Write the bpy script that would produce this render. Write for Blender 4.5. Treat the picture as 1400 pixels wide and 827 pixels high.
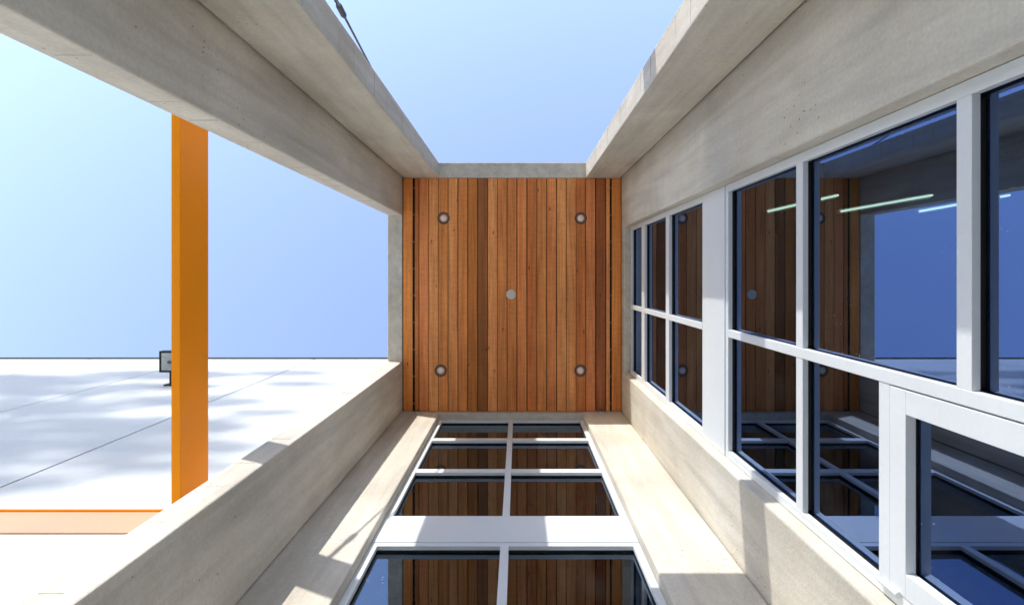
import bpy, bmesh, math, random
from mathutils import Vector, Matrix
random.seed(7)
for o in list(bpy.data.objects):
    bpy.data.objects.remove(o, do_unlink=True)
S = bpy.context.scene
COL = S.collection
CZ = 1.3            # camera height over the paving; every "D" below is metres above the camera
F = 780.0           # focal length in photo pixels (photo 1400 wide)

# ------------------------------------------------------------------ camera
cd = bpy.data.cameras.new('camera')
cam = bpy.data.objects.new('camera', cd)
COL.objects.link(cam)
cam.location = (0, 0, CZ)
cam.rotation_euler = (math.pi, 0, 0)     # straight up
cd.sensor_fit = 'HORIZONTAL'
cd.sensor_width = 36.0
cd.lens = 36.0 * F / 1400.0
cd.shift_x = -8.0 / 1400.0
cd.shift_y = -36.0 / 1400.0
cd.clip_start = 0.02
cd.clip_end = 3000.0
S.camera = cam

# ------------------------------------------------------------------ sky, sun, exposure
SUN = Vector((-0.375, -1.0, 0.2)).normalized()
w = bpy.data.worlds.new('World')
S.world = w
w.use_nodes = True
nt = w.node_tree
sky = nt.nodes.new('ShaderNodeTexSky')
sky.sky_type = 'NISHITA'
sky.sun_disc = False
sky.sun_elevation = math.asin(SUN.z)
sky.sun_rotation = math.atan2(SUN.x, SUN.y)
sky.air_density = 1.0
sky.dust_density = 0.1
sky.ozone_density = 1.0
bg = nt.nodes['Background']
wb = nt.nodes.new('ShaderNodeMix'); wb.data_type = 'RGBA'; wb.blend_type = 'MULTIPLY'   # the photograph's white balance
wb.inputs[0].default_value = 1.0; wb.inputs[7].default_value = (1.085, 0.93, 0.985, 1)
nt.links.new(sky.outputs[0], wb.inputs[6])
nt.links.new(wb.outputs[2], bg.inputs[0])
bg.inputs[1].default_value = 0.15
sl = bpy.data.lights.new('sun', 'SUN')
sl.energy = 0.80
sl.angle = math.radians(0.5)
sl.color = (1.0, 0.955, 0.90)
so = bpy.data.objects.new('sun', sl)
COL.objects.link(so)
so.location = (-20, -50, 30)
so.rotation_euler = SUN.to_track_quat('Z', 'Y').to_euler()
S.view_settings.view_transform = 'Standard'
S.view_settings.look = 'None'
S.view_settings.gamma = 1.0
S.view_settings.use_curve_mapping = False
S.view_settings.exposure = 2.44
S.render.engine = 'CYCLES'
S.cycles.max_bounces = 12
S.cycles.diffuse_bounces = 6
S.cycles.glossy_bounces = 6
S.cycles.transparent_max_bounces = 12

# ------------------------------------------------------------------ materials
def new_mat(name):
    m = bpy.data.materials.new(name)
    m.use_nodes = True
    t = m.node_tree
    return m, t, t.nodes['Principled BSDF'], t.nodes['Material Output']

def N(t, kind, **kw):
    n = t.nodes.new(kind)
    for k, v in kw.items():
        if k.startswith('i_'):
            key = k[2:]
            key = int(key) if key.isdigit() else key.replace('_', ' ')
            n.inputs[key].default_value = v
        else:
            setattr(n, k, v)
    return n

def ramp(t, src, stops, interp='LINEAR'):
    r = t.nodes.new('ShaderNodeValToRGB')
    r.color_ramp.interpolation = interp
    el = r.color_ramp.elements
    while len(el) < len(stops):
        el.new(0.5)
    for e, (p, c) in zip(el, stops):
        e.position = p
        e.color = (c[0], c[1], c[2], 1) if hasattr(c, '__len__') else (c, c, c, 1)
    t.links.new(src, r.inputs[0])
    return r

def mix(t, kind, fac, a, b):
    n = t.nodes.new('ShaderNodeMix')
    n.data_type = 'RGBA'
    n.blend_type = kind
    n.clamp_factor = True
    for s, v in ((0, fac), (6, a), (7, b)):
        if hasattr(v, 'is_linked') or hasattr(v, 'links'):
            t.links.new(v, n.inputs[s])
        else:
            n.inputs[s].default_value = v if s == 0 else (v[0], v[1], v[2], 1)
    return n.outputs[2]

def stretched(t, scale, coord='pos'):
    if coord == 'pos':
        g = t.nodes.new('ShaderNodeNewGeometry').outputs['Position']
    else:
        g = t.nodes.new('ShaderNodeTexCoord').outputs['Object']
    mp = N(t, 'ShaderNodeMapping')
    mp.inputs['Scale'].default_value = scale
    t.links.new(g, mp.inputs[0])
    return mp.outputs[0]

def noise(t, vec, scale, detail=4, rough=0.55, dist=0.0):
    n = N(t, 'ShaderNodeTexNoise', i_Scale=scale, i_Detail=detail, i_Roughness=rough, i_Distortion=dist)
    t.links.new(vec, n.inputs['Vector'])
    return n.outputs[0]

def concrete(name, base, dark, warm=(0.63, 0.57, 0.455)):
    m, t, p, out = new_mat(name)
    v = stretched(t, (1, 1, 1))
    big = noise(t, v, 0.9, 5, 0.6, 0.6)
    mid = noise(t, v, 5.0, 6, 0.62, 0.3)
    fine = noise(t, v, 60.0, 4, 0.7)
    streak = noise(t, stretched(t, (9, 9, 0.8)), 1.0, 4, 0.6, 0.4)
    c = mix(t, 'MIX', ramp(t, big, [(0.32, 0.0), (0.68, 1.0)]).outputs[0], dark, base)
    c = mix(t, 'MIX', ramp(t, mid, [(0.42, 0.0), (0.72, 0.55)]).outputs[0], c, warm)
    c = mix(t, 'MULTIPLY', 0.8, c, ramp(t, streak, [(0.25, 0.74), (0.62, 1.06)]).outputs[0])
    c = mix(t, 'MULTIPLY', 0.6, c, ramp(t, fine, [(0.3, 0.82), (0.7, 1.1)]).outputs[0])
    # thin pale trowel scratches
    sc = noise(t, stretched(t, (14, 14, 2.2)), 1.0, 3, 0.5, 2.2)
    scm = ramp(t, sc, [(0.494, 0.0), (0.5, 0.35), (0.506, 0.0)]).outputs[0]
    msk = ramp(t, noise(t, v, 2.3, 3), [(0.52, 0.0), (0.6, 1.0)]).outputs[0]
    f1 = N(t, 'ShaderNodeMath', operation='MULTIPLY')
    t.links.new(scm, f1.inputs[0]); t.links.new(msk, f1.inputs[1])
    c = mix(t, 'MIX', f1.outputs[0], c, (0.62, 0.58, 0.50))
    # bug holes
    vo = N(t, 'ShaderNodeTexVoronoi', i_Scale=30.0, i_Randomness=1.0)
    t.links.new(stretched(t, (1, 1, 0.7)), vo.inputs['Vector'])
    hol = ramp(t, vo.outputs['Distance'], [(0.10, 1.0), (0.17, 0.0)]).outputs[0]
    hm = ramp(t, noise(t, v, 3.1, 3, 0.6), [(0.58, 0.0), (0.64, 0.8)]).outputs[0]
    f2 = N(t, 'ShaderNodeMath', operation='MULTIPLY')
    t.links.new(hol, f2.inputs[0]); t.links.new(hm, f2.inputs[1])
    c = mix(t, 'MIX', f2.outputs[0], c, (0.10, 0.085, 0.065))
    t.links.new(c, p.inputs['Base Color'])
    p.inputs['Roughness'].default_value = 0.82
    p.inputs['Specular IOR Level'].default_value = 0.35
    hsum = N(t, 'ShaderNodeMath', operation='SUBTRACT')
    h1 = N(t, 'ShaderNodeMath', operation='ADD')
    t.links.new(fine, h1.inputs[0]); t.links.new(mid, h1.inputs[1])
    t.links.new(h1.outputs[0], hsum.inputs[0]); t.links.new(f2.outputs[0], hsum.inputs[1])
    b = N(t, 'ShaderNodeBump', i_Strength=0.28, i_Distance=0.012)
    t.links.new(hsum.outputs[0], b.inputs['Height'])
    t.links.new(b.outputs[0], p.inputs['Normal'])
    return m

def paint(name, col, rough=0.45, var=0.06, spec=0.4, metal=0.0, bump=0.05):
    m, t, p, out = new_mat(name)
    v = stretched(t, (1, 1, 1))
    a = noise(t, v, 1.7, 5, 0.6)
    b_ = noise(t, v, 45.0, 4, 0.65)
    c = mix(t, 'MULTIPLY', 1.0, col, ramp(t, a, [(0.3, 1 - var * 1.6), (0.7, 1 + var * 0.5)]).outputs[0])
    c = mix(t, 'MULTIPLY', 1.0, c, ramp(t, b_, [(0.3, 1 - var), (0.6, 1.0)]).outputs[0])
    t.links.new(c, p.inputs['Base Color'])
    r = ramp(t, a, [(0.3, rough * 0.85), (0.7, min(1, rough * 1.15))]).outputs[0]
    t.links.new(r, p.inputs['Roughness'])
    p.inputs['Specular IOR Level'].default_value = spec
    p.inputs['Metallic'].default_value = metal
    if bump:
        b = N(t, 'ShaderNodeBump', i_Strength=bump, i_Distance=0.004)
        t.links.new(b_, b.inputs['Height'])
        t.links.new(b.outputs[0], p.inputs['Normal'])
    return m

def cedar():
    m, t, p, out = new_mat('cedar')
    oi = t.nodes.new('ShaderNodeObjectInfo')
    tc = t.nodes.new('ShaderNodeTexCoord')
    rnd = N(t, 'ShaderNodeMath', operation='MULTIPLY'); rnd.inputs[1].default_value = 57.0
    t.links.new(oi.outputs['Random'], rnd.inputs[0])
    cx = t.nodes.new('ShaderNodeCombineXYZ')
    for i in range(3):
        t.links.new(rnd.outputs[0], cx.inputs[i])
    add = N(t, 'ShaderNodeVectorMath', operation='ADD')
    t.links.new(tc.outputs['Object'], add.inputs[0]); t.links.new(cx.outputs[0], add.inputs[1])
    def st(sc):
        mp = N(t, 'ShaderNodeMapping'); mp.inputs['Scale'].default_value = sc
        t.links.new(add.outputs[0], mp.inputs[0]); return mp.outputs[0]
    grain = noise(t, st((55, 1.6, 55)), 1.0, 6, 0.65, 0.6)
    broad = noise(t, st((14, 0.7, 14)), 1.0, 4, 0.55, 0.9)
    cross = noise(t, st((8, 30, 8)), 1.0, 3, 0.5)
    patch = noise(t, st((3, 1.1, 3)), 1.0, 3, 0.5)
    c = mix(t, 'MULTIPLY', 1.0, oi.outputs['Color'], ramp(t, grain, [(0.28, (0.70, 0.65, 0.61)), (0.50, (1.0, 1.0, 1.0)), (0.75, (1.14, 1.16, 1.18))]).outputs[0])
    c = mix(t, 'MULTIPLY', 0.9, c, ramp(t, broad, [(0.30, (0.80, 0.74, 0.69)), (0.55, (1.02, 1.02, 1.02)), (0.75, (1.15, 1.22, 1.25))]).outputs[0])
    c = mix(t, 'MULTIPLY', 0.5, c, ramp(t, cross, [(0.35, 0.84), (0.6, 1.04)]).outputs[0])
    c = mix(t, 'MULTIPLY', 0.7, c, ramp(t, patch, [(0.3, (0.80, 0.77, 0.74)), (0.65, (1.08, 1.08, 1.08))]).outputs[0])
    vo = N(t, 'ShaderNodeTexVoronoi', i_Scale=1.0, i_Randomness=1.0)
    t.links.new(st((8, 2.6, 8)), vo.inputs['Vector'])
    kn = ramp(t, vo.outputs['Distance'], [(0.035, 0.85), (0.085, 0.0)]).outputs[0]
    c = mix(t, 'MIX', kn, c, (0.07, 0.025, 0.01))
    t.links.new(c, p.inputs['Base Color'])
    p.inputs['Roughness'].default_value = 0.5
    p.inputs['Specular IOR Level'].default_value = 0.3
    b = N(t, 'ShaderNodeBump', i_Strength=0.18, i_Distance=0.004)
    t.links.new(grain, b.inputs['Height']); t.links.new(b.outputs[0], p.inputs['Normal'])
    return m

def glass(name='coated_glass', tint=(0.40, 0.57, 1.0), base=0.27):
    m = bpy.data.materials.new(name); m.use_nodes = True
    t = m.node_tree
    for n in list(t.nodes):
        if n.type != 'OUTPUT_MATERIAL': t.nodes.remove(n)
    out = t.nodes['Material Output']
    tr = N(t, 'ShaderNodeBsdfTransparent'); tr.inputs[0].default_value = (0.50, 0.60, 0.56, 1)
    gl = N(t, 'ShaderNodeBsdfGlossy'); gl.inputs[0].default_value = (*tint, 1); gl.inputs['Roughness'].default_value = 0.0
    lw = N(t, 'ShaderNodeFresnel'); lw.inputs['IOR'].default_value = 1.5
    fac = N(t, 'ShaderNodeMath', operation='MULTIPLY_ADD'); fac.inputs[1].default_value = 0.85; fac.inputs[2].default_value = base
    t.links.new(lw.outputs[0], fac.inputs[0])
    bf = t.nodes.new('ShaderNodeNewGeometry')
    inv = N(t, 'ShaderNodeMath', operation='SUBTRACT'); inv.inputs[0].default_value = 1.0
    t.links.new(bf.outputs['Backfacing'], inv.inputs[1])
    ff = N(t, 'ShaderNodeMath', operation='MULTIPLY')
    t.links.new(fac.outputs[0], ff.inputs[0]); t.links.new(inv.outputs[0], ff.inputs[1])
    mx = N(t, 'ShaderNodeMixShader')
    t.links.new(ff.outputs[0], mx.inputs[0]); t.links.new(tr.outputs[0], mx.inputs[1]); t.links.new(gl.outputs[0], mx.inputs[2])
    # dried rain specks and faint dust
    v = stretched(t, (1, 1, 1))
    vo = N(t, 'ShaderNodeTexVoronoi', i_Scale=24.0); t.links.new(v, vo.inputs['Vector'])
    sp = ramp(t, vo.outputs['Distance'], [(0.08, 0.42), (0.13, 0.0)]).outputs[0]
    mk = ramp(t, noise(t, v, 2.2, 3, 0.6), [(0.5, 0.0), (0.68, 1.0)]).outputs[0]
    f = N(t, 'ShaderNodeMath', operation='MULTIPLY'); t.links.new(sp, f.inputs[0]); t.links.new(mk, f.inputs[1])
    du = ramp(t, noise(t, stretched(t, (3, 3, 0.8)), 2.0, 5, 0.65), [(0.45, 0.0), (0.8, 0.02)]).outputs[0]
    f2 = N(t, 'ShaderNodeMath', operation='ADD'); t.links.new(f.outputs[0], f2.inputs[0]); t.links.new(du, f2.inputs[1])
    df = N(t, 'ShaderNodeBsdfDiffuse'); df.inputs[0].default_value = (0.6, 0.58, 0.55, 1)
    mx2 = N(t, 'ShaderNodeMixShader')
    t.links.new(f2.outputs[0], mx2.inputs[0]); t.links.new(mx.outputs[0], mx2.inputs[1]); t.links.new(df.outputs[0], mx2.inputs[2])
    t.links.new(mx2.outputs[0], out.inputs[0])
    return m

def clear_glass():
    m = bpy.data.materials.new('clear_lens'); m.use_nodes = True
    t = m.node_tree
    t.nodes.remove(t.nodes['Principled BSDF'])
    tr = N(t, 'ShaderNodeBsdfTransparent'); tr.inputs[0].default_value = (0.9, 0.92, 0.92, 1)
    gl = N(t, 'ShaderNodeBsdfGlossy'); gl.inputs['Roughness'].default_value = 0.05
    mx = N(t, 'ShaderNodeMixShader'); mx.inputs[0].default_value = 0.05
    t.links.new(tr.outputs[0], mx.inputs[1]); t.links.new(gl.outputs[0], mx.inputs[2])
    t.links.new(mx.outputs[0], t.nodes['Material Output'].inputs[0])
    return m

def emit(name, col, s):
    m, t, p, out = new_mat(name)
    p.inputs['Base Color'].default_value = (0.8, 0.8, 0.8, 1)
    p.inputs['Emission Color'].default_value = (*col, 1)
    p.inputs['Emission Strength'].default_value = s
    return m

def leafmat():
    m, t, p, out = new_mat('leaves')
    v = stretched(t, (1, 1, 1))
    c = ramp(t, noise(t, v, 0.8, 4), [(0.3, (0.03, 0.06, 0.018)), (0.7, (0.09, 0.14, 0.04))]).outputs[0]
    t.links.new(c, p.inputs['Base Color']); p.inputs['Roughness'].default_value = 0.6
    return m

M = dict(
    conc=concrete('concrete', (0.71, 0.675, 0.59), (0.55, 0.515, 0.44)),
    concdark=concrete('form_joint_concrete', (0.40, 0.37, 0.32), (0.30, 0.275, 0.24)),
    white_wall=paint('white_render', (0.555, 0.585, 0.58), 0.7, 0.04, 0.3, bump=0.12),
    alu=paint('white_aluminium', (0.74, 0.78, 0.79), 0.42, 0.03, 0.4, bump=0.0),
    black=paint('black_gasket', (0.02, 0.02, 0.022), 0.6, 0.05),
    darkmetal=paint('dark_coping_metal', (0.045, 0.05, 0.06), 0.4, 0.1, 0.5),
    orange=paint('orange_paint', (0.97, 0.305, 0.005), 0.5, 0.03, 0.12, bump=0.02),
    peach=paint('faded_peach_paint', (0.64, 0.34, 0.18), 0.45, 0.05, 0.45, bump=0.02),  # orange channel web, sun overexposure painted in as a paler tone
    steel=paint('galvanised_steel', (0.16, 0.17, 0.19), 0.4, 0.15, 0.5, 0.8),
    bronze=paint('dark_bronze_trim', (0.10, 0.085, 0.07), 0.45, 0.1, 0.5),
    lens=paint('frosted_lens', (0.86, 0.85, 0.82), 0.4, 0.04, 0.4),
    cap=paint('ivory_cover', (0.70, 0.66, 0.58), 0.5, 0.04, 0.4),
    cedar=cedar(), glass=glass(), glass_back=glass('neutral_glass', (0.62, 0.76, 0.95), 0.20), clear=clear_glass(),
    gap=paint('dark_backing', (0.018, 0.013, 0.010), 0.9, 0.2),
    sealant=paint('grey_sealant', (0.03, 0.027, 0.024), 0.8, 0.1),
    room=paint('interior_wall', (0.10, 0.10, 0.095), 0.9, 0.08),
    roomdark=paint('interior_carpet', (0.04, 0.04, 0.042), 0.95, 0.2),
    tube=emit('lit_tube', (0.92, 1.0, 0.96), 0.55),  # glow standing in for lines reflected in the panes
    paving=concrete('paving_concrete', (0.70, 0.67, 0.60), (0.62, 0.59, 0.53), (0.66, 0.61, 0.52)),
    grass=paint('dry_grass', (0.10, 0.12, 0.045), 0.95, 0.3),
    bark=paint('bark', (0.10, 0.075, 0.055), 0.9, 0.3, bump=0.6),
    leaf=leafmat(),
)

# ------------------------------------------------------------------ helpers
WL = {}
def link(o, parent, loc):
    COL.objects.link(o)
    WL[o] = Vector(loc)
    if parent is not None:
        o.parent = parent
        o.location = Vector(loc) - WL[parent]
    else:
        o.location = loc
    return o

def tag(o, label, cat, group=None, kind=None):
    if label: o['label'] = label
    if cat: o['category'] = cat
    if group: o['group'] = group
    if kind: o['kind'] = kind
    return o

def empty(name, loc):
    o = bpy.data.objects.new(name, None)
    o.empty_display_size = 0.1
    return link(o, None, loc)

def mk(name, verts, faces, mat, parent=None, mats=None, mi=None, bevel=0.0, smooth=False, segs=2):
    vs = [Vector(v) for v in verts]
    lo = [min(v[i] for v in vs) for i in range(3)]
    hi = [max(v[i] for v in vs) for i in range(3)]
    loc = Vector(((lo[0] + hi[0]) / 2, (lo[1] + hi[1]) / 2, lo[2]))
    me = bpy.data.meshes.new(name)
    me.from_pydata([v - loc for v in vs], [], faces)
    bm = bmesh.new(); bm.from_mesh(me)
    bmesh.ops.recalc_face_normals(bm, faces=bm.faces)
    bm.to_mesh(me); bm.free()
    for mm in (mats or [mat]):
        me.materials.append(mm)
    if mi:
        me.polygons.foreach_set('material_index', mi)
    if smooth:
        me.polygons.foreach_set('use_smooth', [True] * len(me.polygons))
    o = bpy.data.objects.new(name, me)
    link(o, parent, loc)
    if bevel:
        b = o.modifiers.new('bevel', 'BEVEL'); b.width = bevel; b.segments = segs
        b.limit_method = 'ANGLE'; b.angle_limit = math.radians(40)
    return o

BF = [(0, 3, 2, 1), (4, 5, 6, 7), (0, 1, 5, 4), (1, 2, 6, 5), (2, 3, 7, 6), (3, 0, 4, 7)]
def boxv(x0, x1, y0, y1, z0, z1):
    return [(x0, y0, z0), (x1, y0, z0), (x1, y1, z0), (x0, y1, z0), (x0, y0, z1), (x1, y0, z1), (x1, y1, z1), (x0, y1, z1)]

class MB:
    def __init__(s): s.v = []; s.f = []; s.m = []
    def box(s, x0, x1, y0, y1, z0, z1, mi=0):
        n = len(s.v); s.v += boxv(x0, x1, y0, y1, z0, z1)
        s.f += [tuple(n + i for i in f) for f in BF]; s.m += [mi] * 6
        return s
    def tube(s, a, b, r0, r1=None, seg=12, mi=0, cap=True):
        r1 = r0 if r1 is None else r1
        a = Vector(a); b = Vector(b); d = (b - a).normalized()
        u = d.orthogonal().normalized(); w_ = d.cross(u)
        n = len(s.v)
        for c, r in ((a, r0), (b, r1)):
            for k in range(seg):
                t_ = 2 * math.pi * k / seg
                s.v.append(tuple(c + u * (r * math.cos(t_)) + w_ * (r * math.sin(t_))))
        for k in range(seg):
            k2 = (k + 1) % seg
            s.f.append((n + k, n + k2, n + seg + k2, n + seg + k)); s.m.append(mi)
        if cap:
            s.f.append(tuple(n + k for k in range(seg))[::-1]); s.m.append(mi)
            s.f.append(tuple(n + seg + k for k in range(seg))); s.m.append(mi)
        return s
    def lathe(s, c, prof, seg=28, mi=0):      # prof: (radius, z offset) list, about a vertical axis
        n = len(s.v)
        for r, dz in prof:
            for k in range(seg):
                t_ = 2 * math.pi * k / seg
                s.v.append((c[0] + r * math.cos(t_), c[1] + r * math.sin(t_), c[2] + dz))
        for j in range(len(prof) - 1):
            for k in range(seg):
                k2 = (k + 1) % seg
                s.f.append((n + j * seg + k, n + j * seg + k2, n + (j + 1) * seg + k2, n + (j + 1) * seg + k)); s.m.append(mi)
        return s
    def build(s, name, mats, parent=None, **kw):
        mats = mats if isinstance(mats, list) else [mats]
        return mk(name, s.v, s.f, None, parent, mats=mats, mi=s.m, **kw)

def box(name, x0, x1, y0, y1, d0, d1, mat, parent=None, bevel=0.0):
    return mk(name, boxv(x0, x1, y0, y1, CZ + d0, CZ + d1), BF, mat, parent, bevel=bevel)

def wall(name, axis, n0, n1, us, ds, holes, mat, bevel=0.012):
    """thick wall in the (u, height) plane; axis 'x': u is X and thickness runs along Y; 'y': u is Y, thickness along X."""
    vmap = {}; V = []; Fc = []
    def vid(i, j, k):
        if (i, j, k) not in vmap:
            u = us[i]; z = CZ + ds[j]; n = (n0, n1)[k]
            vmap[(i, j, k)] = len(V)
            V.append((u, n, z) if axis == 'x' else (n, u, z))
        return vmap[(i, j, k)]
    nu = len(us) - 1; nd = len(ds) - 1
    solid = lambda i, j: 0 <= i < nu and 0 <= j < nd and (i, j) not in holes
    for i in range(nu):
        for j in range(nd):
            if not solid(i, j): continue
            for k in (0, 1):
                Fc.append((vid(i, j, k), vid(i + 1, j, k), vid(i + 1, j + 1, k), vid(i, j + 1, k)))
            for di, dj, a, b in ((-1, 0, (i, j), (i, j + 1)), (1, 0, (i + 1, j), (i + 1, j + 1)), (0, -1, (i, j), (i + 1, j)), (0, 1, (i, j + 1), (i + 1, j + 1))):
                if not solid(i + di, j + dj):
                    Fc.append((vid(*a, 0), vid(*b, 0), vid(*b, 1), vid(*a, 1)))
    return mk(name, V, Fc, mat, bevel=bevel)

G = -CZ                   # ground level as a D
DC = 7.62                 # ceiling
DR = 8.15                 # top of the concrete
XL, XLO = -1.544, -1.74   # left wall faces
XR = 1.387                # right wall face
YF, YFO = -1.309, -1.514  # front wall faces
YB = 1.807                # back wall face

# ------------------------------------------------------------------ ground
R = 400
tag(mk('ground', [(-R, -R, -0.05), (R, -R, -0.05), (R, R, -0.05), (-R, R, -0.05)], [(0, 1, 2, 3)], M['grass']), None, None, kind='structure')
tag(box('paving', -20, 18, -30, 2.0, G - 0.045, G, M['paving']), None, None, kind='structure')

# ------------------------------------------------------------------ concrete walls of the entry
fw = wall('concrete_wall', 'x', YFO, YF, [XL + 0.020, -1.055, 0.908, XR - 0.018], [G, DC, DR], {(1, 0)}, M['conc'], bevel=0.008)
tag(fw, 'bare concrete portal of two tall piers and a lintel, open to the sky beyond', 'wall')
lw_ = wall('concrete_wall', 'y', XLO, XL, [YFO, -0.81, 1.14, YB - 0.008], [G, DC, DR], {(1, 0)}, M['conc'])
tag(lw_, 'bare concrete side wall with a full-height opening facing the orange beam', 'wall')
rw = wall('concrete_wall', 'y', XR, XR + 0.26, [YFO, -0.643, 1.276, YB + 0.25], [G, 0.0, 7.46, DR], {(1, 1)}, M['conc'])
tag(rw, 'concrete wall holding the two-row white framed windows and the opening sash', 'wall')
bw = wall('concrete_wall', 'x', YB, YB + 0.25, [XLO, -1.037, 0.86, XR - 0.003], [G, 0.0, 7.50, DR], {(1, 1)}, M['conc'])
tag(bw, 'sunlit concrete wall holding the window of two columns of panes', 'wall')
# sealant in the shadow joints, a part of the front wall / side wall
mk('sealant_joint', boxv(XL + 0.001, XL + 0.019, YFO + 0.02, YF - 0.045, CZ + G, CZ + DR - 0.02), BF, M['sealant'], fw)
mk('sealant_joint', boxv(XR - 0.017, XR - 0.001, YFO + 0.02, YF - 0.045, CZ + G, CZ + DR - 0.02), BF, M['sealant'], fw)
mk('sealant_joint', boxv(XLO + 0.02, XL - 0.015, YB - 0.0075, YB - 0.0005, CZ + G, CZ + DR - 0.02), BF, M['sealant'], lw_)
rl = random.Random(21)
def form_lines(parent, n, mkbox):
    d = 1.2
    for k in range(n):
        d += rl.uniform(0.18, 0.62)
        if d > 7.4: break
        hgt = rl.choice((0.003, 0.004, 0.006))
        mk('form_line', mkbox(CZ + d, CZ + d + hgt), BF, M['sealant'] if rl.random() < 0.25 else M['concdark'], parent)
form_lines(fw, 18, lambda a, b: boxv(0.9072, 0.9085, YFO + 0.016, YF - 0.016 - rl.random() * 0.06, a, b))
form_lines(fw, 18, lambda a, b: boxv(-1.0555, -1.0542, YFO + 0.016 + rl.random() * 0.05, YF - 0.016, a, b))
form_lines(lw_, 18, lambda a, b: boxv(XLO + 0.016, XL - 0.016 - rl.random() * 0.08, 1.1392, 1.1405, a, b))
form_lines(lw_, 18, lambda a, b: boxv(XLO + 0.016 + rl.random() * 0.06, XL - 0.016, -0.8105, -0.8092, a, b))
# roof slab over the entry and the rooms
tag(box('roof_slab', XLO, 5.6, YFO, 5.6, DR + 0.002, DR + 0.30, M['conc'], bevel=0.01), 'flat concrete roof slab over the cedar ceiling', 'roof')

# ------------------------------------------------------------------ cedar ceiling
ceil = box('cedar_ceiling', XL + 0.001, XR - 0.001, YF + 0.001, YB - 0.001, DC + 0.026, DC + 0.05, M['gap'])
tag(ceil, 'ceiling of narrow red-brown cedar boards running between the concrete walls', 'ceiling')
px = lambda z: (520 + z / 3.889 - 708) * DC / F
edges = [121, 172, None, 182, 205, 258, 308, 360, 412, 465, 518, 571, 622, 674, 726, 780, 833, 884, 938, 990, 1041, 1092, 1145, 1200, 1222, None, 1231, 1281]
cols = ['o', 'd', 'r', 'l', 'm', 'm2', 'm', 'ol', 'dk', 'l', 'm', 'kr', 'l2', 'rd', 'm', 'r2', 'tan', 'm2', 'rd', 'r', 'dr', 'l', 'o2']
PAL = dict(o=(.44, .150, .034), o2=(.44, .155, .036), d=(.24, .072, .020), r=(.42, .140, .050), l=(.50, .190, .068), m=(.40, .140, .040),
           m2=(.43, .165, .058), ol=(.28, .092, .018), dk=(.125, .040, .011), kr=(.36, .118, .032), l2=(.46, .150, .048), rd=(.34, .098, .026),
           r2=(.43, .140, .046), tan=(.50, .190, .066), dr=(.165, .042, .014))
bmesh_cache = {}
def board_mesh(wd, ln):
    key = (round(wd, 3), round(ln, 3))
    if key in bmesh_cache: return bmesh_cache[key]
    h = wd / 2; c = 0.0035; t_ = 0.02
    prof = [(-h + c, 0), (h - c, 0), (h, c), (h, t_), (-h, t_), (-h, c)]
    V = [(x, -ln / 2, z) for x, z in prof] + [(x, ln / 2, z) for x, z in prof]
    n = len(prof)
    Fc = [tuple(range(n)), tuple(range(2 * n - 1, n - 1, -1))] + [(i, n + i, n + (i + 1) % n, (i + 1) % n) for i in range(n)]
    me = bpy.data.meshes.new('board'); me.from_pydata(V, [], Fc); me.materials.append(M['cedar'])
    bm = bmesh.new(); bm.from_mesh(me); bmesh.ops.recalc_face_normals(bm, faces=bm.faces); bm.to_mesh(me); bm.free()
    bmesh_cache[key] = me
    return me
ci = 0
for a, b in zip(edges[:-1], edges[1:]):
    if a is None or b is None: continue
    x0, x1 = px(a), px(b)
    wd = x1 - x0 - 0.006
    if 0.11 < wd < 0.14: wd = 0.1225
    o = bpy.data.objects.new('board', board_mesh(wd, YB - YF - 0.012))
    c = PAL[cols[ci]]; ci += 1
    c = tuple(0.8 * q + 0.2 * w_ for q, w_ in zip(c, (0.41, 0.140, 0.042)))
    o.color = (min(0.92, c[0] * 2.0), c[1] * 2.1, c[2] * 1.95, 1)
    link(o, ceil, ((x0 + x1) / 2, (YB + YF) / 2, CZ + DC + random.uniform(0, 0.0018)))
# slot vents: dark slots with small clips every 0.36 m
for z0, z1 in ((172, 182), (1222, 1231)):
    xa, xb = px(z0) + 0.001, px(z1) - 0.001
    for k in range(9):
        y = YF + 0.13 + k * 0.36
        box('vent_clip', xa, xb, y - 0.012, y + 0.012, DC + 0.010, DC + 0.022, M['bronze'], ceil)

# downlights
for i, (u, v, pos) in enumerate(((606.5, 298, 'far left'), (794, 298, ''), (602.5, 506, ''), (793.5, 506, ''))):
    c = ((u - 708) * DC / F, (v - 377) * DC / F, CZ + DC)
    labs = ['round bronze-rimmed downlight by the lintel, near the side wall opening',
            'round bronze-rimmed downlight by the lintel, near the windowed wall',
            'round bronze-rimmed downlight by the two-column window, near the side wall opening',
            'round bronze-rimmed downlight by the two-column window, near the windowed wall']
    e = empty('downlight', c)
    tag(e, labs[i], 'downlight', 'downlights in the cedar ceiling')
    MB().lathe(c, [(0.082, 0.0), (0.082, -0.006), (0.076, -0.009), (0.060, -0.005), (0.056, 0.0), (0.052, 0.0195), (0.082, 0.0195), (0.082, 0.0)]).build('trim_ring', M['bronze'], e, smooth=False)
    MB().lathe(c, [(0.0005, -0.012), (0.030, -0.010), (0.040, -0.003), (0.042, 0.008), (0.042, 0.018), (0.0005, 0.018)]).build('lens', M['lens'], e, smooth=True)
c = ((698.7 - 708) * DC / F, (402 - 377) * DC / F, CZ + DC)
o = MB().lathe(c, [(0.0005, -0.016), (0.058, -0.015), (0.064, -0.012), (0.065, -0.004), (0.050, -0.004), (0.050, 0.001), (0.0005, 0.001)], seg=36).build('sprinkler_cover', M['cap'])
tag(o, 'small ivory disc cover in the middle of the cedar ceiling', 'cover')

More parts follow.
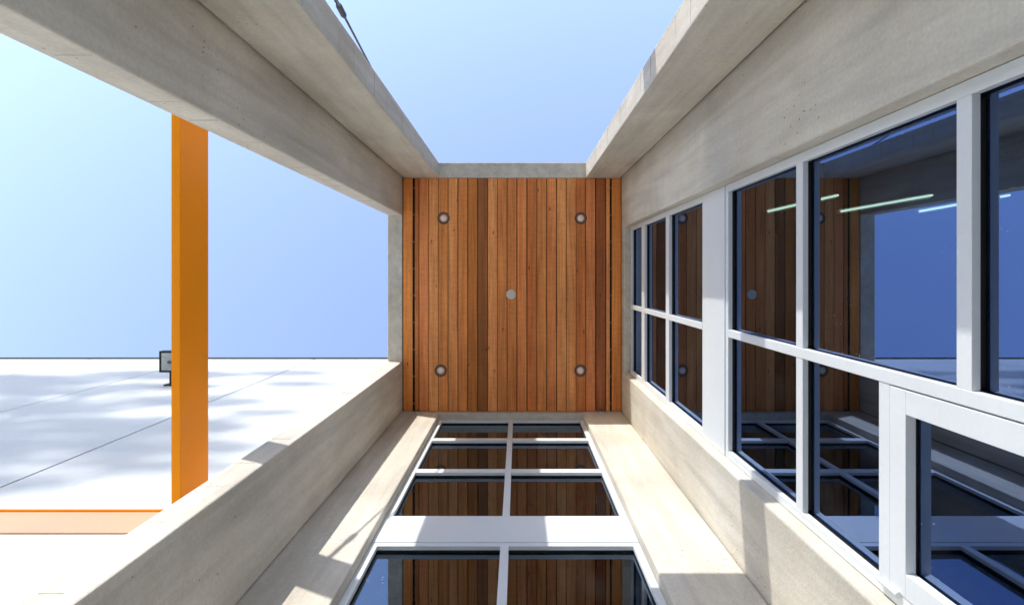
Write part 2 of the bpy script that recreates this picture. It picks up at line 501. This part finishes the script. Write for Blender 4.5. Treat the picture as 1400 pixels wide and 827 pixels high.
# small brackets at the top of the back wall
for u, lab in ((571, 'tiny metal sprinkler nozzle on the concrete under the ceiling beside the side wall'), (823, 'tiny metal sprinkler nozzle on the concrete under the ceiling beside the windowed wall')):
    D0 = 7.50
    x = (u - 708) * D0 / F
    e = empty('sprinkler_nozzle', (x, YB, CZ + D0))
    tag(e, lab, 'nozzle', 'nozzles under the cedar ceiling')
    MB().lathe((x, YB - 0.030, CZ + D0 + 0.09), [(0.0005, -0.05), (0.014, -0.048), (0.018, -0.02), (0.010, 0.0), (0.010, 0.029), (0.0005, 0.029)], seg=14).build('nozzle_body', M['steel'], e, smooth=True)
    MB().box(x - 0.028, x + 0.028, YB - 0.008, YB - 0.0005, CZ + D0 + 0.02, CZ + D0 + 0.075).build('mount_plate', M['lens'], e, bevel=0.002)

# ------------------------------------------------------------------ windows
def P(axis, u0, u1, n0, n1):
    return (u0, u1, n0, n1) if axis == 'x' else (n0, n1, u0, u1)

def bar(name, axis, u0, u1, d0, d1, nf, parent, depth=0.03, back=0.10, inset=0.008):
    m = MB()
    m.box(*P(axis, u0, u1, nf, nf + depth), CZ + d0, CZ + d1, 0)
    iu = inset if (u1 - u0) > 0.03 else 0
    m.box(*P(axis, u0 + iu, u1 - iu, nf + depth - 0.001, nf + back), CZ + d0 + inset, CZ + d1 - inset, 1)
    return m.build(name, [M['alu'], M['black']], parent, bevel=0.0025)

def ring(name, axis, u0, u1, d0, d1, w_, nf, parent, depth=0.03, back=0.10, mat=None):
    us = [u0, u0 + w_, u1 - w_, u1]; ds = [d0, d0 + w_, d1 - w_, d1]
    m = MB()
    for mi, (a, b, ins) in enumerate(((nf, nf + depth, 0.0), (nf + depth - 0.001, nf + back, 0.008))):
        for (p0, p1, q0, q1) in ((u0, u1, d1 - w_, d1), (u0, u1, d0, d0 + w_), (u0, u0 + w_, d0 + w_, d1 - w_), (u1 - w_, u1, d0 + w_, d1 - w_)):
            if ins:
                if q0 == d1 - w_: q0 += ins
                elif q1 == d0 + w_: q1 -= ins
                elif p0 == u0: p1 -= ins; q0 -= ins; q1 += ins
                else: p0 += ins; q0 -= ins; q1 += ins
            m.box(*P(axis, p0, p1, a, b), CZ + q0, CZ + q1, mi)
    return m.build(name, [mat or M['alu'], M['black']], parent, bevel=0.002)

def pane(axis, u0, u1, d0, d1, n, parent):
    gm = M['glass_back'] if axis == 'x' else M['glass']
    return mk('pane', boxv(*P(axis, u0 + 0.003, u1 - 0.003, n, n + 0.008), CZ + d0 + 0.003, CZ + d1 - 0.003), BF, gm, parent)

# --- right wall windows (u = Y), frame face at X = 1.47
NF = 1.47; GN = NF + 0.046
dx = lambda x, n=NF: F * n / (x - 708)
yt0, yt1 = 0.373, 0.426         # transom between the two rows
U0, U1 = -0.640, 1.272; FW = 0.045
# upper window
a = [7.44, dx(877), dx(881), dx(910), dx(914.5), dx(957.5), dx(963)]
win = ring('window', 'y', U0, U1, a[6], a[0], 0.05, NF, rw)
win['label'] = 'upper window of six panes'
for i in (1, 3):
    bar('mullion', 'y', U0 + 0.05, yt0, a[i + 1], a[i], NF + 0.001, win)
    bar('mullion', 'y', yt1, U1 - 0.05, a[i + 1], a[i], NF + 0.001, win)
bar('transom', 'y', yt0, yt1, a[6] + 0.05, a[0] - 0.05, NF - 0.002, win)
rows = [(a[6] + 0.05, a[4]), (a[3], a[2]), (a[1], a[0] - 0.05)]
for d0, d1 in rows:
    pane('y', U0 + 0.045, yt0 + 0.006, d0, d1, GN, win)
    pane('y', yt1 - 0.006, U1 - 0.045, d0, d1, GN, win)
# spandrel between the storeys
sp = box('spandrel_panel', NF - 0.004, NF + 0.09, U0, U1, dx(991.5) + 0.004, a[6] - 0.004, M['alu'], rw, bevel=0.003)
# lower window
b0 = dx(992)
win = ring('window', 'y', U0, U1, 0.02, b0, 0.05, NF, rw)
win['label'] = 'lower window with opening sash'
m1a, m1b = dx(1088), dx(1097)
bar('mullion', 'y', U0 + 0.05, yt0, m1b, m1a, NF + 0.001, win)
bar('mullion', 'y', yt1, U1 - 0.05, m1b, m1a, NF + 0.001, win)
m2a, m2b = dx(1307), dx(1328)
bar('mullion', 'y', U0 + 0.05, yt0, m2b, m2a, NF + 0.001, win)
m3a, m3b = dx(1201), dx(1216)
bar('mullion', 'y', yt1, U1 - 0.05, m3b, m3a, NF + 0.001, win)
bar('transom', 'y', yt0, yt1, 0.07, b0 - 0.05, NF - 0.002, win)
for d0, d1 in ((m1a, b0 - 0.045), (m2a, m1b), (0.06, m2b)):
    pane('y', U0 + 0.045, yt0 + 0.006, d0, d1, GN, win)
for d0, d1 in ((m1a, b0 - 0.045), (m3a, m1b)):
    pane('y', yt1 - 0.006, U1 - 0.045, d0, d1, GN, win)
# opening sash
sd1 = m3b - 0.006; sd0 = 0.075
sash = ring('sash', 'y', yt1 + 0.006, U1 - 0.053, sd0, sd1, 0.092, NF - 0.003, win, depth=0.04)
pane('y', yt1 + 0.09, U1 - 0.13, sd0 + 0.085, sd1 - 0.085, GN, win)
hy = U1 - 0.052
MB().tube((NF - 0.012, hy, CZ + 2.30), (NF - 0.012, hy, CZ + 2.195), 0.011, seg=14).tube((NF - 0.012, hy, CZ + 2.195), (NF - 0.012, hy, CZ + 2.185), 0.013, seg=14).build('hinge', M['alu'], win, smooth=False, bevel=0.002)

# --- back wall window (u = X), frame face at Y = 1.885
NB = 1.885; GB = NB + 0.046
dy = lambda y, n=NB: F * n / (y - 377)
V0, V1 = -1.034, 0.857
vm0, vm1 = -0.122, -0.064
top = 7.485
c_ = [top, dy(598), dy(601.5), dy(640), dy(645), dy(702), dy(708)]
win = ring('window', 'x', V0, V1, c_[6], c_[0], 0.05, NB, bw)
win['label'] = 'upper window of six panes'
for i in (1, 3):
    bar('transom', 'x', V0 + 0.05, vm0, c_[i + 1], c_[i], NB + 0.001, win)
    bar('transom', 'x', vm1, V1 - 0.05, c_[i + 1], c_[i], NB + 0.001, win)
bar('mullion', 'x', vm0, vm1, c_[6] + 0.05, c_[0] - 0.05, NB - 0.002, win)
for d0, d1 in ((c_[6] + 0.045, c_[4]), (c_[3], c_[2]), (c_[1], c_[0] - 0.045)):
    pane('x', V0 + 0.045, vm0 + 0.006, d0, d1, GB, win)
    pane('x', vm1 - 0.006, V1 - 0.045, d0, d1, GB, win)
sdp = dy(741)
box('spandrel_panel', V0, V1, NB - 0.004, NB + 0.09, sdp + 0.004, c_[6] - 0.004, M['alu'], bw, bevel=0.003)
win = ring('window', 'x', V0, V1, 0.02, sdp, 0.05, NB, bw)
win['label'] = 'lower window of tall panes'
bar('mullion', 'x', vm0, vm1, 0.07, sdp - 0.05, NB - 0.002, win)
bar('transom', 'x', V0 + 0.05, vm0, 2.28, 2.35, NB + 0.001, win)
bar('transom', 'x', vm1, V1 - 0.05, 2.28, 2.35, NB + 0.001, win)
for d0, d1 in ((2.345, sdp - 0.045), (0.065, 2.285)):
    pane('x', V0 + 0.045, vm0 + 0.006, d0, d1, GB, win)
    pane('x', vm1 - 0.006, V1 - 0.045, d0, d1, GB, win)

# ------------------------------------------------------------------ rooms behind the glass (closed, dim)
xa = XR + 0.262
room = box('interior_room', xa, 5.5, YFO, YFO + 0.15, G, DR, M['room'])
tag(room, 'dim rooms on two floors behind the window panes', 'room')
box('back_wall', 5.502, 5.6, YFO, 5.6, G, DR, M['room'], room)
box('far_wall', XLO, 5.5, 5.45, 5.6, G, DR, M['room'], room)
box('side_wall', XLO, XLO + 0.15, YB + 0.252, 5.448, G, DR, M['room'], room)
box('floor_slab', xa, 5.5, YFO + 0.152, 2.055, 4.12, 4.42, M['room'], room)
box('floor_slab', XLO + 0.152, 5.5, 2.06, 5.448, 4.05, 4.35, M['roomdark'], room)
box('floor', XLO + 0.152, 5.5, 2.06, 5.448, G - 0.02, G + 0.04, M['roomdark'], room)
box('floor', xa, 5.5, YFO + 0.152, 2.055, G - 0.02, G + 0.04, M['roomdark'], room)
# added glowing tubes that stand in for white lines reflected in the panes
labs = ['linear tube lamp on the room ceiling, the one closest to the pane', 'linear tube lamp on the room ceiling, second behind the pane', 'linear tube lamp on the room ceiling, farthest behind the pane']
for i, (xA, xB) in enumerate(((1.78, 2.28), (2.30, 2.95), (2.86, 3.50))):
    D0 = 4.06
    y0 = -0.46; y1 = y0 - 0.115
    e = empty('tube_lamp', ((xA + xB) / 2, (y0 + y1) / 2, CZ + D0))
    tag(e, labs[i], 'lamp', 'tube lamps inside the room')
    MB().tube((xA, y0, CZ + D0), (xB, y1, CZ + D0), 0.008, seg=10).build('tube', M['tube'], e, smooth=False)
    m = MB(); m.tube((xA, y0, CZ + D0 + 0.035), (xB, y1, CZ + D0 + 0.035), 0.02, seg=6)
    m.tube((xA + 0.03, y0, CZ + D0), (xA + 0.03, y0, CZ + D0 + 0.06), 0.008, seg=8)
    m.tube((xB - 0.03, y1, CZ + D0), (xB - 0.03, y1, CZ + D0 + 0.06), 0.008, seg=8)
    m.build('housing', M['alu'], e)

# ------------------------------------------------------------------ orange steel canopy frame
of = empty('orange_canopy_frame', (-2.34, 0, CZ + 3.90))
tag(of, 'bright orange flat steel canopy beam running past the side wall opening', 'beam')
box('beam', -2.37, -2.31, -2.16, 1.738, 3.90, 4.26, M['orange'], of, bevel=0.004)
box('beam', -2.309, 2.60, -2.16, -2.10, 3.90, 4.26, M['orange'], of, bevel=0.004)
wb = empty('wall_channel', (-6, 1.78, CZ + 3.90))
tag(wb, 'pale orange steel channel fixed along the white wall', 'channel')
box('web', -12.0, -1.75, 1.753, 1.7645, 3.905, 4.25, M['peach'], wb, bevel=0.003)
box('flange', -12.0, -1.75, 1.740, 1.7645, 4.251, 4.272, M['orange'], wb, bevel=0.002)

# tension rods
def rod(a, b, lab):
    a = Vector((a[0], a[1], a[2] + CZ)); b = Vector((b[0], b[1], b[2] + CZ))
    e = empty('tension_rod', b)
    tag(e, lab, 'rod', 'tension rods of the canopy')
    d = (a - b).normalized()
    L = (a - b).length
    MB().tube(b + d * 0.28, a, 0.009, seg=10).build('rod', M['steel'], e, smooth=True)
    t0 = b + d * 0.24; t1 = b + d * 0.42
    MB().tube(t0, t0 + d * 0.035, 0.012, 0.024, seg=14).tube(t0 + d * 0.035, t1 - d * 0.035, 0.024, seg=14).tube(t1 - d * 0.035, t1, 0.024, 0.012, seg=14).build('turnbuckle', M['darkmetal'], e, smooth=False)
    s = d.orthogonal().normalized()
    m = MB()
    for k in (-1, 1):
        m.tube(b + s * 0.02 * k, b + d * 0.25 + s * 0.02 * k, 0.009, seg=8)
    m.tube(b - s * 0.035 + d * 0.03, b + s * 0.035 + d * 0.03, 0.014, seg=10)
    m.build('clevis', M['steel'], e)
    MB().tube(a - d * 0.02, a + d * 0.001, 0.045, seg=16).build('wall_plate', M['steel'], e)
rod((-1.285, -1.518, 7.4), (-1.362, -2.09, 4.05), 'thin steel tension rod with a dark turnbuckle beside the concrete pier')
rod((-1.745, -1.13, 6.9), (-2.325, -1.13, 4.20), 'thin steel tension rod rising from the orange beam to the side wall')

# ------------------------------------------------------------------ white building wall
WT = 12.20
ww = box('white_wall', -16.70, XLO - 0.004, 1.790, 2.04, G, WT - 0.05, M['sealant'])
tag(ww, 'tall smooth white rendered wall dappled with tree shade', 'wall')
ed = [-16.70, -13.88, -11.49, -9.10, -6.72, -4.33, -1.95, XLO - 0.004]
for p, q in zip(ed[:-1], ed[1:]):
    box('panel', p + 0.011, q - (0.011 if q < -1.8 else 0), 1.765, 1.789, G, WT - 0.051, M['white_wall'], ww, bevel=0.003)
box('coping', -16.72, XLO - 0.004, 1.735, 2.08, WT - 0.048, WT + 0.015, M['darkmetal'], ww, bevel=0.003)

# floodlight
D0 = 9.2
fx, fy = (232 - 708) * D0 / F, (494 - 377) * D0 / F
fl = empty('floodlight', (fx, 1.764, CZ + D0))
tag(fl, 'black framed floodlight on a short arm high on the white wall', 'floodlight')
h = 0.172
m = MB()
for (x0, x1, y0, y1) in ((-h, h, -h, -h + 0.030), (-h, h, h - 0.030, h), (-h, -h + 0.030, -h + 0.030, h - 0.030), (h - 0.030, h, -h + 0.030, h - 0.030)):
    m.box(fx + x0, fx + x1, fy + y0, fy + y1, CZ + D0, CZ + D0 + 0.11)
m.box(fx - h, fx + h, fy - h, fy + h, CZ + D0 + 0.1105, CZ + D0 + 0.125)
m.build('housing', M['black'], fl, bevel=0.003)
m = MB()
z0 = CZ + D0 + 0.012; z1 = CZ + D0 + 0.105
o4 = [(-.140, -.140), (.140, -.140), (.140, .140), (-.140, .140)]; i4 = [(-.06, -.03), (.06, -.03), (.06, .05), (-.06, .05)]
m.v = [(fx + x, fy + y, z0) for x, y in o4] + [(fx + x, fy + y, z1) for x, y in i4]
m.f = [(0, 1, 5, 4), (1, 2, 6, 5), (2, 3, 7, 6), (3, 0, 4, 7), (4, 5, 6, 7)]; m.m = [0] * 5
m.build('reflector', M['lens'], fl)
MB().tube((fx - 0.07, fy + 0.02, CZ + D0 + 0.07), (fx + 0.07, fy + 0.02, CZ + D0 + 0.07), 0.022, seg=12).build('bulb', M['bronze'], fl, smooth=True)
mk('lens', boxv(fx - h + 0.031, fx + h - 0.031, fy - h + 0.031, fy + h - 0.031, CZ + D0 + 0.003, CZ + D0 + 0.008), BF, M['clear'], fl)
MB().box(fx - 0.025, fx + 0.065, fy + h + 0.001, 1.741, CZ + D0 + 0.03, CZ + D0 + 0.08).build('arm', M['black'], fl, bevel=0.003)
MB().box(fx - 0.085, fx + 0.125, 1.742, 1.764, CZ + D0 - 0.03, CZ + D0 + 0.14).build('base_plate', M['black'], fl, bevel=0.003)

# ------------------------------------------------------------------ trees that dapple the white wall (beyond the frame, towards the sun)
def tree(x, y, H, lobes, seed, lab, nleaf):
    r = random.Random(seed)
    e = empty('tree', (x, y, -0.05))
    tag(e, lab, 'tree', 'trees across the forecourt')
    m = MB()
    p = Vector((x, y, -0.05)); rad = 0.26
    pts = [p]
    for k in range(8):
        p = p + Vector((r.uniform(-.12, .12), r.uniform(-.12, .12), H * 0.85 / 8)); pts.append(p)
    for k in range(8):
        m.tube(pts[k], pts[k + 1], rad * (1 - k / 9.2), rad * (1 - (k + 1) / 9.2), seg=10)
    for (lx, ly, lz, lr, lh) in lobes:
        c = Vector((x + lx, y + ly, lz))
        k = max(1, min(7, int((lz - 1.5) / (H * 0.85 / 8))))
        m.tube(pts[k], c, 0.09, 0.02, seg=7)
        for j in range(5):
            q = c + Vector((r.uniform(-1, 1) * lr, r.uniform(-1, 1) * lr, r.uniform(-.6, .8) * lh))
            m.tube(pts[k].lerp(c, r.uniform(.5, .95)), q, 0.03, 0.008, seg=5)
    m.build('trunk', M['bark'], e)
    V = []; Fc = []
    for (lx, ly, lz, lr, lh) in lobes:
        n = int(nleaf * lr * lr * lh)
        for j in range(n):
            d = Vector((r.gauss(0, 1), r.gauss(0, 1), r.gauss(0, 1))).normalized() * (r.random() ** 0.45)
            c = Vector((x + lx + d.x * lr, y + ly + d.y * lr, lz + d.z * lh))
            s = r.uniform(0.07, 0.15)
            u = Vector((r.gauss(0, 1), r.gauss(0, 1), r.gauss(0, .5))).normalized(); v = u.orthogonal().normalized()
            i = len(V)
            V += [c - u * s, c + v * s * .6, c + u * s, c - v * s * .6]
            Fc.append((i, i + 1, i + 2, i + 3))
    mk('crown', V, Fc, M['leaf'], e)
tt = 38.0
def at_wall(X, D, t=tt):       # point on the sun ray through (X, white wall, D)
    return (X - 0.375 * t, 1.8 - t, CZ + D + 0.2 * t)
lob1 = []
cx, cy, _ = at_wall(-6.3, 8)
for (X, D, rr, hh) in ((-4.3, 10.3, .8, .2), (-6.6, 10.4, 1.5, .3), (-8.4, 10.0, 1.5, .35), (-3.7, 9.2, .7, .16), (-5.6, 9.0, 1.0, .2), (-7.6, 9.0, 1.4, .3),
                       (-4.6, 7.9, 1.2, .24), (-6.6, 7.7, 1.4, .34), (-8.4, 7.6, 1.2, .4), (-3.3, 7.1, .5, .12), (-4.9, 6.75, 1.5, .30), (-6.6, 6.4, 1.4, .36),
                       (-4.2, 5.85, 1.3, .22), (-6.0, 5.5, 1.5, .30), (-3.6, 5.15, 1.0, .14), (-5.2, 4.85, 1.3, .18)):
    q = at_wall(X, D + 0.10 * (X + 6)); lob1.append((q[0] - cx, random.uniform(-.8, .8), q[2], rr, hh * 1.35))
tree(cx, cy, 20.5, lob1, 3, 'tall loose-crowned tree whose shade dapples the white wall', 700)
lob2 = []
cx, cy, _ = at_wall(-10.5, 8, 42)
for (X, D, rr, hh) in ((-9.2, 9.6, 1.3, .7), (-11.2, 10.5, 1.5, .8), (-9.0, 7.6, 1.3, .6), (-11.0, 8.0, 1.5, .7), (-10.0, 5.6, 1.4, .6), (-12.2, 6.0, 1.3, .6)):
    q = at_wall(X, D, 42); lob2.append((q[0] - cx, random.uniform(-1, 1), q[2], rr, hh))
tree(cx, cy, 21.5, lob2, 5, 'dense round-crowned tree farther from the entry than the loose one', 420)

# added unseen trees shaped to block low sky glow, lowest towards the low sun
r = random.Random(11)
V = []; Fc = []
saz = math.atan2(SUN.y, SUN.x)
for k in range(30000):
    az = math.radians(r.uniform(212, 352))
    dif = abs((az - saz + math.pi) % (2 * math.pi) - math.pi)
    f_ = min(1.0, max(0.0, (math.degrees(dif) - 6) / 7))
    rr = r.uniform(50, 60)
    hmax = (7.5 + 17.0 * f_) * (1 + 0.16 * math.sin(az * 23) + 0.13 * math.sin(az * 57 + 1))
    zc = hmax * (1 - r.random() ** 1.4)
    c = Vector((-4 + rr * math.cos(az), rr * math.sin(az), zc))
    sz = r.uniform(0.45, 0.9)
    u = Vector((r.gauss(0, 1), r.gauss(0, 1), r.gauss(0, 1))).normalized(); v = u.orthogonal().normalized()
    i = len(V)
    V += [c - u * sz, c + v * sz * .7, c + u * sz, c - v * sz * .7]
    Fc.append((i, i + 1, i + 2, i + 3))
o = mk('woodland', V, Fc, M['leaf'])
tag(o, 'far belt of trees around the forecourt', 'woodland', kind='stuff')
